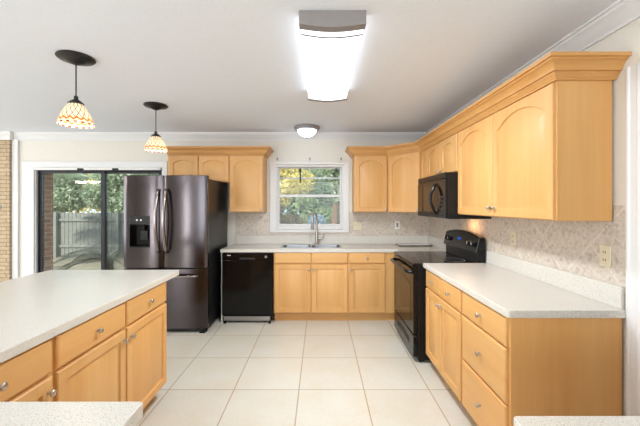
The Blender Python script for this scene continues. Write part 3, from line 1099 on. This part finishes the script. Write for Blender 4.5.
# ------------------------------------------------------------------ range
ry0, ry1, rxf = 3.09, 3.90, 0.905
t = thing('range', 'black freestanding electric range with a raised curved control panel', 'range', (1.2, (ry0 + ry1) / 2, 0))
obj('body', B(rxf, WR - 0.035, ry0, ry1, 0.03, 0.905), M['black_satin'], t, world=True, bevel=0.003)
obj('cooktop', B(rxf - 0.045, WR - 0.10, ry0 - 0.004, ry1 + 0.004, 0.9055, 0.922), M['black_glass'], t, world=True, bevel=0.004)
for bx, by, br_ in ((1.05, 3.30, 0.09), (1.05, 3.69, 0.11), (1.31, 3.30, 0.11), (1.31, 3.69, 0.08)):
    bm = new()
    lathe(bm, [(br_ - 0.004, 0.0), (br_ - 0.004, 0.0006), (br_, 0.0006), (br_, 0.0)], 40, Matrix.Translation((bx, by, 0.9222)))
    obj('burner_ring', bm, M['fixture_grey'], t, world=True)
od = obj('oven_door', B(rxf - 0.042, rxf - 0.001, ry0 + 0.004, ry1 - 0.004, 0.265, 0.895), M['black_gloss'], t, world=True, bevel=0.005)
bm = new()
wy0, wy1, wz0, wz1 = ry0 + 0.10, ry1 - 0.10, 0.36, 0.74
poly = [(wy0, wz0), (wy1, wz0), (wy1, wz1 - 0.05)] + [(wy1 + (wy0 - wy1) * i / 12, wz1 - 0.05 + 0.05 * math.sin(PI * i / 12)) for i in range(1, 12)] + [(wy0, wz1 - 0.05)]
prism(bm, poly, lambda a, b, w: (w, a, b), rxf - 0.0435, rxf - 0.041)
w_ = obj('oven_window', bm, M['oven_glass'], od)
w_.location = -t.location
bm = new()
hp = [(rxf - 0.043, ry0 + 0.04, 0.835), (rxf - 0.075, ry0 + 0.05, 0.835)] + [(rxf - 0.085 - 0.012 * math.sin(PI * i / 10), ry0 + 0.06 + (ry1 - ry0 - 0.12) * i / 10, 0.835) for i in range(11)] + [(rxf - 0.075, ry1 - 0.05, 0.835), (rxf - 0.043, ry1 - 0.04, 0.835)]
tube(bm, hp, 0.017, 12)
w_ = obj('handle', bm, M['black_gloss'], od, smooth=50)
w_.location = -t.location
dr = obj('storage_drawer', B(rxf - 0.042, rxf - 0.001, ry0 + 0.004, ry1 - 0.004, 0.055, 0.255), M['black_gloss'], t, world=True, bevel=0.006)
bm = new()
poly = []
for i in range(13):
    s = i / 12
    poly.append((ry0 + 0.16 + (ry1 - ry0 - 0.32) * s, 0.175 + 0.02 * math.sin(PI * s)))
for i in range(13):
    s = 1 - i / 12
    poly.append((ry0 + 0.16 + (ry1 - ry0 - 0.32) * s, 0.125 + 0.02 * math.sin(PI * s)))
prism(bm, poly, lambda a, b, w: (w, a, b), rxf - 0.0435, rxf - 0.041)
w_ = obj('grip', bm, M['dark_slot'], dr)
w_.location = -t.location
for fx in (rxf + 0.02, WR - 0.12):
    for fy in (ry0 + 0.03, ry1 - 0.08):
        obj('foot', B(fx, fx + 0.05, fy, fy + 0.05, 0, 0.0295), M['black_satin'], t, world=True)
obj('riser', B(WR - 0.099, WR - 0.036, ry0 + 0.01, ry1 - 0.01, 0.9055, 1.02), M['black_satin'], t, world=True)
bm = new()
poly = [(ry0 + 0.0, 1.015), (ry1 - 0.0, 1.015)] + [(ry1 + (ry0 - ry1) * i / 20, 1.155 + 0.045 * math.sin(PI * i / 20) ** 0.7) for i in range(21)]
rows = {}


def panel_fn(a, b, w):
    tilt = 0.035 * (b - 1.015) / 0.15
    return (WR - 0.125 + tilt if w == 0 else WR - 0.034, a, b)


prism(bm, poly, panel_fn, 0, 1)
cp = obj('control_panel', bm, M['black_gloss'], t, world=True, bevel=0.006)
for ky in (ry0 + 0.07, ry0 + 0.16, ry1 - 0.07, ry1 - 0.16):
    bm = new()
    xk = WR - 0.125 + 0.035 * (1.09 - 1.015) / 0.15
    m = Matrix.Translation((xk + 0.002, ky, 1.09)) @ Matrix.Rotation(-PI / 2 + 0.23, 4, 'Y')
    lathe(bm, [(0.027, 0), (0.026, 0.008), (0.020, 0.012), (0.018, 0.028), (0, 0.03)], 20, m, cap0=True)
    box_m = new()
    k_ = obj('knob', bm, M['black_satin'], cp, smooth=40)
    k_.location = -t.location
    box(box_m, xk - 0.030, xk - 0.0275, ky - 0.003, ky + 0.003, 1.083, 1.112)
    bmesh.ops.translate(box_m, verts=box_m.verts[:], vec=(-0.0, 0, 0))
    k2 = obj('dial_mark', box_m, M['white_plastic'], cp, label='white dial mark')
    k2.location = -t.location
bm = new()
ym = (ry0 + ry1) / 2
prism(bm, [(ym - 0.12, 1.07), (ym + 0.12, 1.07), (ym + 0.12, 1.135), (ym - 0.12, 1.135)],
      lambda a, b, w: (WR - 0.1265 + 0.035 * (b - 1.015) / 0.15 + w * 0.002, a, b), 0, 1)
k2 = obj('touch_panel', bm, M['black_glass'], cp)
k2.location = -t.location
bm = new()
prism(bm, [(ym - 0.03, 1.10), (ym + 0.05, 1.10), (ym + 0.05, 1.125), (ym - 0.03, 1.125)],
      lambda a, b, w: (WR - 0.1275 + 0.035 * (b - 1.015) / 0.15 + w * 0.0008, a, b), 0, 1)
k2 = obj('clock_display', bm, M['display'], cp, label='blue clock display')
k2.location = -t.location

# ------------------------------------------------------------------ microwave
my0, my1, mxf, mz0, mz1 = 3.022, 3.855, 1.125, 1.335, 1.758
t = thing('microwave', 'black over-the-range microwave hung below the small cabinets', 'microwave', (1.35, 3.44, mz0))
obj('body', B(mxf + 0.03, WR - 0.013, my0, my1, mz0, mz1), M['black_satin'], t, world=True, bevel=0.003)
obj('vent_grille', B(mxf + 0.004, mxf + 0.029, my0, my1, mz1 - 0.055, mz1), M['black_satin'], t, world=True, bevel=0.004)
md_ = obj('door', B(mxf, mxf + 0.029, my0 + 0.175, my1, mz0 + 0.004, mz1 - 0.058), M['black_gloss'], t, world=True, bevel=0.005)
w_ = obj('door_window', B(mxf - 0.0012, mxf + 0.002, my0 + 0.27, my1 - 0.07, mz0 + 0.06, mz1 - 0.11), M['oven_glass'], md_)
w_.location = -t.location
bm = new()
hy = my0 + 0.215
hp = [(mxf + 0.002, hy, mz0 + 0.05)] + [(mxf - 0.012 - 0.045 * math.sin(PI * i / 12), hy, mz0 + 0.05 + 0.27 * i / 12) for i in range(13)] + [(mxf + 0.002, hy, mz0 + 0.32)]
tube(bm, hp, 0.013, 12)
w_ = obj('handle', bm, M['black_gloss'], md_, smooth=50)
w_.location = -t.location
cp = obj('control_panel', B(mxf, mxf + 0.029, my0, my0 + 0.172, mz0 + 0.004, mz1 - 0.058), M['black_gloss'], t, world=True, bevel=0.004)
bm = new()
for r_ in range(5):
    for c_ in range(3):
        yy = my0 + 0.035 + c_ * 0.038
        zz = mz0 + 0.045 + r_ * 0.036
        box(bm, mxf - 0.0012, mxf + 0.002, yy, yy + 0.026, zz, zz + 0.022)
k2 = obj('keypad', bm, M['slider_frame'], cp)
k2.location = -t.location
k2 = obj('display', B(mxf - 0.0012, mxf + 0.002, my0 + 0.03, my0 + 0.145, mz1 - 0.12, mz1 - 0.085), M['black_glass'], cp)
k2.location = -t.location
k2 = obj('task_lamp', B(1.40, 1.47, 3.30, 3.42, mz0 - 0.004, mz0 - 0.0005), emit_mat('lit_task_lamp', (255, 190, 130), 38.0), t, world=True, label='small lit lamp lens')

# ------------------------------------------------------------------ lights
# fluorescent fixture
LX, LY0, LY1 = 0.066, 1.75, 3.03
t = thing('fluorescent_light', 'long lit fluorescent fixture with grey end caps on the ceiling', 'ceiling light', (LX, (LY0 + LY1) / 2, ZC))


def barrel(w, d, n=14):
    return [(-w / 2, 0)] + [(-w / 2 + w * i / n, -d * (0.80 + 0.20 * math.sin(PI * i / n))) for i in range(n + 1)] + [(w / 2, 0)]


for a, b in ((LY0, LY0 + 0.055), (LY1 - 0.055, LY1)):
    bm = new()
    prism(bm, barrel(0.352, 0.088), lambda p, q, w: (LX + p, w, ZC - 0.001 + q), a, b)
    obj('end_cap', bm, M['fixture_grey'], t, world=True, smooth=30)
bm = new()
prism(bm, barrel(0.335, 0.090), lambda p, q, w: (LX + p, w, ZC - 0.001 + q), LY0 + 0.056, LY1 - 0.056)
obj('diffuser', bm, M['tube_light'], t, world=True, smooth=30)
bm = new()
for yy in (LY0 + 0.10,):
    out = barrel(0.339, 0.0925)
    prism(bm, out, lambda p, q, w: (LX + p, w, ZC - 0.001 + q), yy, yy + 0.014)
obj('lens_band', bm, M['fixture_grey'], t, world=True, smooth=30)
# dome light
t = thing('dome_light', 'small round flush dome light on the ceiling in front of the window', 'ceiling light', (-0.17, 4.36, ZC))
bm = new()
lathe(bm, [(0.0, -0.001), (0.165, -0.001), (0.168, -0.02), (0.160, -0.045), (0.126, -0.05), (0.124, -0.04), (0, -0.04)], 40)
obj('rim', bm, M['fixture_grey'], t, smooth=35)
bm = new()
lathe(bm, [(0.122, -0.041)] + [(0.122 * math.cos(a * PI / 20), -0.048 - 0.085 * math.sin(a * PI / 20)) for a in range(0, 10)] + [(0, -0.133)], 40)
obj('glass_dome', bm, M['dome_light'], t, smooth=60)
bm = new()
lathe(bm, [(0, -0.1332), (0.012, -0.134), (0.012, -0.142), (0.005, -0.152), (0, -0.153)], 14)
obj('finial', bm, M['fixture_grey'], t, smooth=50)


def copy_tree(o, parent=None):
    c = o.copy()
    COL.objects.link(c)
    if parent is not None:
        c.parent = parent
    for ch in list(o.children):
        copy_tree(ch, c)
    return c


# pendants above the island
t = thing('pendant_light', 'nearer pendant with a cream leaded glass shade over the island', 'pendant light', (-1.68, 2.307, ZC), 0, 'island pendants')
bm = new()
lathe(bm, [(0, -0.001), (0.111, -0.001), (0.116, -0.010), (0.106, -0.020), (0.068, -0.026), (0.045, -0.040), (0.02, -0.052), (0, -0.052)], 40)
obj('canopy', bm, M['bronze'], t, smooth=40)
bm = new()
tube(bm, [(0, 0, -0.05), (0, 0, -0.30)], 0.0042, 8)
obj('cord', bm, M['bronze'], t, smooth=50)
bm = new()
lathe(bm, [(0, -0.268), (0.012, -0.27), (0.014, -0.292), (0.034, -0.306), (0.049, -0.322), (0.047, -0.328), (0, -0.328)], 28)
obj('cap', bm, M['bronze'], t, smooth=40)
bm = new()
prof = [(0.044, -0.324), (0.060, -0.35), (0.081, -0.39), (0.098, -0.43), (0.110, -0.468)]
lathe(bm, prof + [(r - 0.003, z) for r, z in reversed(prof)], 56)
obj('shade', bm, M['shade'], t, smooth=60)
bm = new()
lathe(bm, [(0, -0.33), (0.014, -0.335), (0.016, -0.355), (0.026, -0.385), (0.026, -0.40), (0.016, -0.418), (0, -0.424)], 16)
obj('bulb', bm, M['bulb'], t, smooth=60)


def bulb_lamp(loc, power):
    d = bpy.data.lights.new('pendant_glow', 'POINT')
    d.energy, d.color, d.shadow_soft_size = power, (1.0, 0.90, 0.76), 0.03
    o = bpy.data.objects.new('pendant_glow', d)
    o.location = loc
    COL.objects.link(o)


bulb_lamp((-1.68, 2.307, ZC - 0.437 - 0.02), 2.2)
p2 = copy_tree(t)
p2.location = (-1.67, 3.41, ZC)
p2['label'] = 'farther pendant with a cream leaded glass shade hanging near the refrigerator'
bulb_lamp((-1.67, 3.41, ZC - 0.437 - 0.02), 2.2)

# dining lamp out of frame at the left, mirrored in the sliding door
t = thing('hanging_lamp', 'hanging lamp with two lit glass bowls mirrored in the sliding door', 'hanging lamp', (-5.25, 2.05, ZC))
bm = new()
lathe(bm, [(0, -0.001), (0.07, -0.001), (0.06, -0.03), (0, -0.03)], 24)
tube(bm, [(0, 0, -0.02), (0, 0, -0.46)], 0.008, 8)
tube(bm, [(-0.15, 0, -0.46), (0.15, 0, -0.46)], 0.008, 8)
obj('stem', bm, M['bronze'], t, smooth=40)
for bx in (-0.15, 0.15):
    bm = new()
    lathe(bm, [(0, -0.50), (0.05, -0.495), (0.10, -0.47), (0.13, -0.43), (0.126, -0.43), (0.095, -0.465), (0, -0.49)], 24, Matrix.Translation((bx, 0, -0.05)))
    obj('bowl', bm, M['bowl_light'], t, smooth=60)

# ------------------------------------------------------------------ small fittings
def outlet(loc, rotz, label, w=0.072, slots='duplex', mat='beige_plastic', name='wall_outlet', cat='outlet', group='wall outlets'):
    t = thing(name, label, cat, loc, rotz, group)
    obj('cover_plate', B(-w / 2, w / 2, -0.006, 0, -0.058, 0.058), M[mat], t, bevel=0.003)
    if slots == 'duplex':
        for dz in (-0.021, 0.021):
            s = obj('socket', B(-0.017, 0.017, -0.008, -0.0055, dz - 0.014, dz + 0.014), M[mat], t, bevel=0.002)
            bm = new()
            box(bm, -0.009, -0.005, -0.0086, -0.0075, dz - 0.006, dz + 0.006)
            box(bm, 0.005, 0.009, -0.0086, -0.0075, dz - 0.006, dz + 0.006)
            obj('slot', bm, M['dark_slot'], s)
    elif slots == 'dark':
        obj('socket', B(-0.014, 0.014, -0.009, -0.0055, -0.030, 0.030), M['fixture_grey'], t, bevel=0.002, label='grey socket insert')
    else:
        for dx in (-0.023, 0.023):
            obj('switch_toggle', B(dx - 0.006, dx + 0.006, -0.016, -0.0055, -0.012, 0.012), M[mat], t, bevel=0.002)


outlet((WR - 0.0115, 1.815, 1.185), -PI / 2, 'beige outlet on the stone tile nearest the doorway')
outlet((WR - 0.0115, 2.68, 1.19), -PI / 2, 'beige outlet on the stone tile near the range')
outlet((1.095, WB - 0.0115, 1.177), 0, 'pale outlet with grey insert on the tile below the corner cabinet', slots='dark', mat='white_plastic')
outlet((0.53, WB - 0.0115, 1.165), 0, 'beige double switch plate on the tile beside the sink window', w=0.115, slots='switch', name='light_switch', cat='switch', group=None)

t = thing('cutting_board', 'pale frosted cutting board with dark edges lying on the corner of the worktop', 'cutting board', (1.27, 4.52, ZK))
obj('board', B(-0.22, 0.21, -0.10, 0.12, 0.005, 0.013), M['board'], t, bevel=0.002)
bm = new()
box(bm, -0.224, 0.214, -0.104, -0.1005, 0.0015, 0.014)
box(bm, 0.2105, 0.214, -0.1, 0.124, 0.0015, 0.014)
box(bm, -0.224, -0.2205, -0.1, 0.124, 0.0015, 0.014)
box(bm, -0.2205, 0.2105, 0.1205, 0.124, 0.0015, 0.014)
obj('edge_band', bm, M['black_satin'], t)
for q in ((-0.2, -0.08), (0.18, -0.08), (-0.2, 0.1), (0.18, 0.1)):
    bm = new()
    box(bm, q[0] - 0.01, q[0] + 0.01, q[1] - 0.01, q[1] + 0.01, 0.0005, 0.0048)
    obj('foot', bm, M['black_satin'], t)
t = thing('wall_bracket', 'small grey metal fitting on the pale brick at the far left', 'bracket', (-4.50, WB - 0.061, 1.43))
bm = new()
box(bm, -0.03, 0.03, -0.008, 0, -0.03, 0.03)
tube(bm, [(0.0, -0.008, 0.0), (-0.01, -0.05, 0.0), (-0.02, -0.06, 0.0), (0.05, -0.07, -0.008)], [0.012, 0.012, 0.014, 0.008], 10)
obj('arm', bm, M['grey_metal'], t, smooth=50)

# ------------------------------------------------------------------ the garden beyond the glass
GZ = -0.40
struct('ground', B(-40, 30, WB + 0.36, 60, GZ - 0.1, GZ), M['grass'])
struct('path', B(-7.5, 3.2, WB + 0.36, 6.2, GZ + 0.001, GZ + 0.3), plain('pale_concrete', (178, 172, 162), 0.9, var=0.1, scale=6))


def fence(name, label, x0, x1, y, z1, mat, step=0.14, gap=0.012, side=1):
    t = thing(name, label, 'fence', ((x0 + x1) / 2, y, GZ))
    bm = new()
    x = x0
    while x < x1:
        h = z1 + random.uniform(-0.02, 0.02)
        box(bm, x, x + step - gap, y, y + 0.02, GZ + 0.05, h)
        x += step
    obj('picket_panel', bm, M[mat], t, world=True)
    for k in range(2):
        zz = GZ + 0.35 + k * (z1 - GZ - 0.65)
        obj('rail', B(x0, x1, y - 0.045, y - 0.0005, zz, zz + 0.09), M[mat], t, world=True)
    x = x0
    while x <= x1:
        obj('post', B(x - 0.05, x + 0.05, y - 0.14, y - 0.0455, GZ, z1 + 0.03), M[mat], t, world=True)
        x += 2.2


fence('garden_fence', 'weathered grey picket fence beyond the sliding door', -16.0, -4.0, 12.0, 1.18, 'fence')
fence('garden_fence', 'brown board fence beyond the sink window', -3.6, 5.5, 13.0, 1.05, 'fence_brown')


def leaf_cloud(bm, c, rad, n, size, rnd):
    for _ in range(n):
        while True:
            p = Vector((rnd.uniform(-1, 1), rnd.uniform(-1, 1), rnd.uniform(-1, 1)))
            if p.length < 1 and p.length > 0.25:
                break
        q = Vector((c[0] + p.x * rad[0], c[1] + p.y * rad[1], c[2] + p.z * rad[2]))
        a = Vector((rnd.gauss(0, 1), rnd.gauss(0, 1), rnd.gauss(0, 1))).normalized()
        b = a.cross(Vector((rnd.gauss(0, 1), rnd.gauss(0, 1), rnd.gauss(0, 1)))).normalized()
        s = size * rnd.uniform(0.6, 1.4)
        vs = [bm.verts.new(q + v) for v in (-a * s, b * s * 0.45, a * s, -b * s * 0.45)]
        bm.faces.new(vs)


def tree(name, label, x, y, clumps, n, size, leaf, h, tr=0.12, cat='tree', lean=0.0, group='garden trees'):
    rnd = random.Random(hash((round(x, 2), round(y, 2))) % 9999)
    t = thing(name, label, cat, (x, y, GZ), 0, group)
    bm = new()
    tube(bm, [(0, 0, 0), (lean * 0.4, 0, h * 0.4), (lean, 0.05, h)], [tr, tr * 0.8, tr * 0.45], 10)
    for cx, cy, cz, r in clumps:
        tube(bm, [(lean * 0.5, 0.02, h * 0.6), (cx * 0.6, cy * 0.6, cz * 0.85), (cx, cy, cz)], [tr * 0.4, tr * 0.25, tr * 0.1], 6)
    obj('trunk', bm, M['bark'], t, smooth=50)
    bm = new()
    for cx, cy, cz, r in clumps:
        leaf_cloud(bm, (cx, cy, cz), (r, r * 0.8, r * 0.75), n, size, rnd)
    obj('foliage', bm, M[leaf], t)


# beyond the sliding door
DENSE = [(0, 0, 1.9, 1.0), (-1.1, 0, 2.3, 0.9), (1.1, 0, 2.2, 0.9), (-0.6, 0.2, 3.2, 1.1), (0.7, 0.1, 3.3, 1.1), (0, 0.2, 4.3, 1.1)]
tree('garden_tree', 'pale green tree behind the grey fence at the brick edge of the sliding door', -13.2, 16.2, DENSE, 2000, 0.09, 'leaf_pale', 3.2)
tree('garden_tree', 'green tree behind the grey fence seen through the middle of the sliding panel', -10.9, 19.2, DENSE, 2000, 0.09, 'leaf_green', 3.2)
tree('garden_tree', 'grey-green tree behind the fence seen left of the refrigerator', -8.3, 14.6, DENSE, 2000, 0.09, 'leaf_pale', 3.2)
tree('garden_tree', 'golden-leaved tree behind the other trees beyond the grey fence', -17.0, 23.5, [(0, 0, 2.4, 2.0), (2.5, 0, 3.0, 2.0), (1, 0, 5.2, 2.2), (-2.5, 0, 3.6, 2.0)], 1000, 0.15, 'leaf_gold', 4.0)


def fronds(name, label, x, y, z, n, length, droop, leaf, group=None):
    rnd = random.Random(n + int(x * 10))
    t = thing(name, label, 'palm', (x, y, GZ), 0, group)
    bm = new()
    tube(bm, [(0, 0, 0), (0.02, 0, (z - GZ) * 0.5), (0, 0, z - GZ)], [0.13, 0.11, 0.10], 10)
    obj('trunk', bm, M['bark'], t, smooth=50)
    for k in range(n):
        an = 2 * PI * k / n + rnd.uniform(-0.2, 0.2)
        up = rnd.uniform(0.35, 0.95)
        d = Vector((math.cos(an), math.sin(an), 0))
        bm = new()
        spine = [Vector((0, 0, z - GZ)) + d * (length * s) + Vector((0, 0, length * (up * s - droop * s * s))) for s in [i / 10 for i in range(11)]]
        tube(bm, spine, [0.012 - 0.0008 * i for i in range(11)], 6)
        sd = Vector((-d.y, d.x, 0))
        for i in range(2, 26):
            s = i / 26
            f = s * 10
            j = min(int(f), 9)
            p = spine[j].lerp(spine[j + 1], f - j)
            L = 0.30 * length * math.sin(PI * min(1, s * 0.9 + 0.08)) + 0.02
            for sg in (-1, 1):
                e = p + sd * sg * L + d * L * 0.5 + Vector((0, 0, -L * 0.25))
                w = d * 0.016 * length
                bm.faces.new([bm.verts.new(v) for v in (p - w, p + w, e)])
        obj('frond', bm, M[leaf], t)


fronds('cycad', 'spreading cycad with grey-brown fronds outside the sliding door', -4.25, 6.7, 0.35, 16, 0.95, 0.75, 'frond')
fronds('palm_tree', 'palm with long pale fronds rising over the grey fence', -8.1, 9.6, 2.2, 15, 1.7, 0.7, 'leaf_pale')
# beyond the sink window
tree('garden_tree', 'sunlit golden tree filling the upper left of the sink window', -1.75, 12.0, [(0, 0, 2.2, 0.8), (0.9, 0, 2.7, 0.7), (-0.8, 0, 2.8, 0.8), (0.2, 0.2, 3.4, 0.9), (0.8, 0.1, 3.7, 0.7)], 1000, 0.065, 'leaf_gold', 2.6)
tree('garden_tree', 'pale green tree filling the upper right of the sink window', 0.75, 14.2, [(0, 0, 2.0, 0.9), (-0.9, 0, 2.8, 0.9), (0.8, 0, 2.8, 0.9), (-0.3, 0.2, 3.7, 0.9), (0.6, 0.2, 3.9, 0.9)], 1000, 0.075, 'leaf_pale', 2.8)
tree('garden_tree', 'brown-trunked tree seen through the lower right of the sink window', 0.33, 9.4, [(0.62, 0.2, 1.7, 0.32), (0.42, 0.1, 1.2, 0.3), (0.6, 0.1, 0.9, 0.3)], 450, 0.05, 'leaf_brown', 1.9, tr=0.17, lean=0.12)
tree('garden_bush', 'dull brown bush low in the left of the sink window', -1.05, 10.4, [(0, 0, 1.25, 0.5), (-0.5, 0, 1.1, 0.5), (0.45, 0, 1.05, 0.4), (-0.1, 0, 0.7, 0.5), (-0.4, 0, 1.7, 0.35)], 700, 0.055, 'leaf_brown', 0.9, tr=0.05, cat='bush', group='garden bushes')
tree('garden_bush', 'green bush in the middle of the sink window', -0.15, 11.2, [(0, 0, 1.5, 0.5), (0.5, 0, 1.4, 0.5), (-0.3, 0, 1.9, 0.4), (0.2, 0, 0.9, 0.5)], 800, 0.06, 'leaf_green', 1.3, tr=0.05, cat='bush', group='garden bushes')
tree('garden_bush', 'pale blue-grey bush behind the faucet in the garden', -0.08, 8.5, [(0, 0, 1.45, 0.22), (-0.12, 0, 1.25, 0.22), (0.1, 0, 1.1, 0.2)], 500, 0.045, 'leaf_blue', 1.1, tr=0.04, cat='bush', group='garden bushes')
tree('garden_tree', 'tall green tree far behind the brown fence', -0.6, 18.5, [(0, 0, 2.0, 1.6), (2.0, 0, 2.6, 1.5), (-2.2, 0, 2.6, 1.6), (0, 0, 4.2, 1.8), (2.0, 0, 4.6, 1.4), (-2.2, 0, 4.6, 1.5)], 2600, 0.13, 'leaf_green', 4.0)
# small pale cap on the ceiling
bm = new()
lathe(bm, [(0, ZC - 0.008), (0.010, ZC - 0.007), (0.014, ZC - 0.001), (0, ZC - 0.001)], 16, Matrix.Translation((-0.746, 2.66, 0)))
solo('ceiling_cap', bm, M['white_plastic'], 'tiny white cap on the ceiling left of the fluorescent fixture', 'cap', smooth=40)
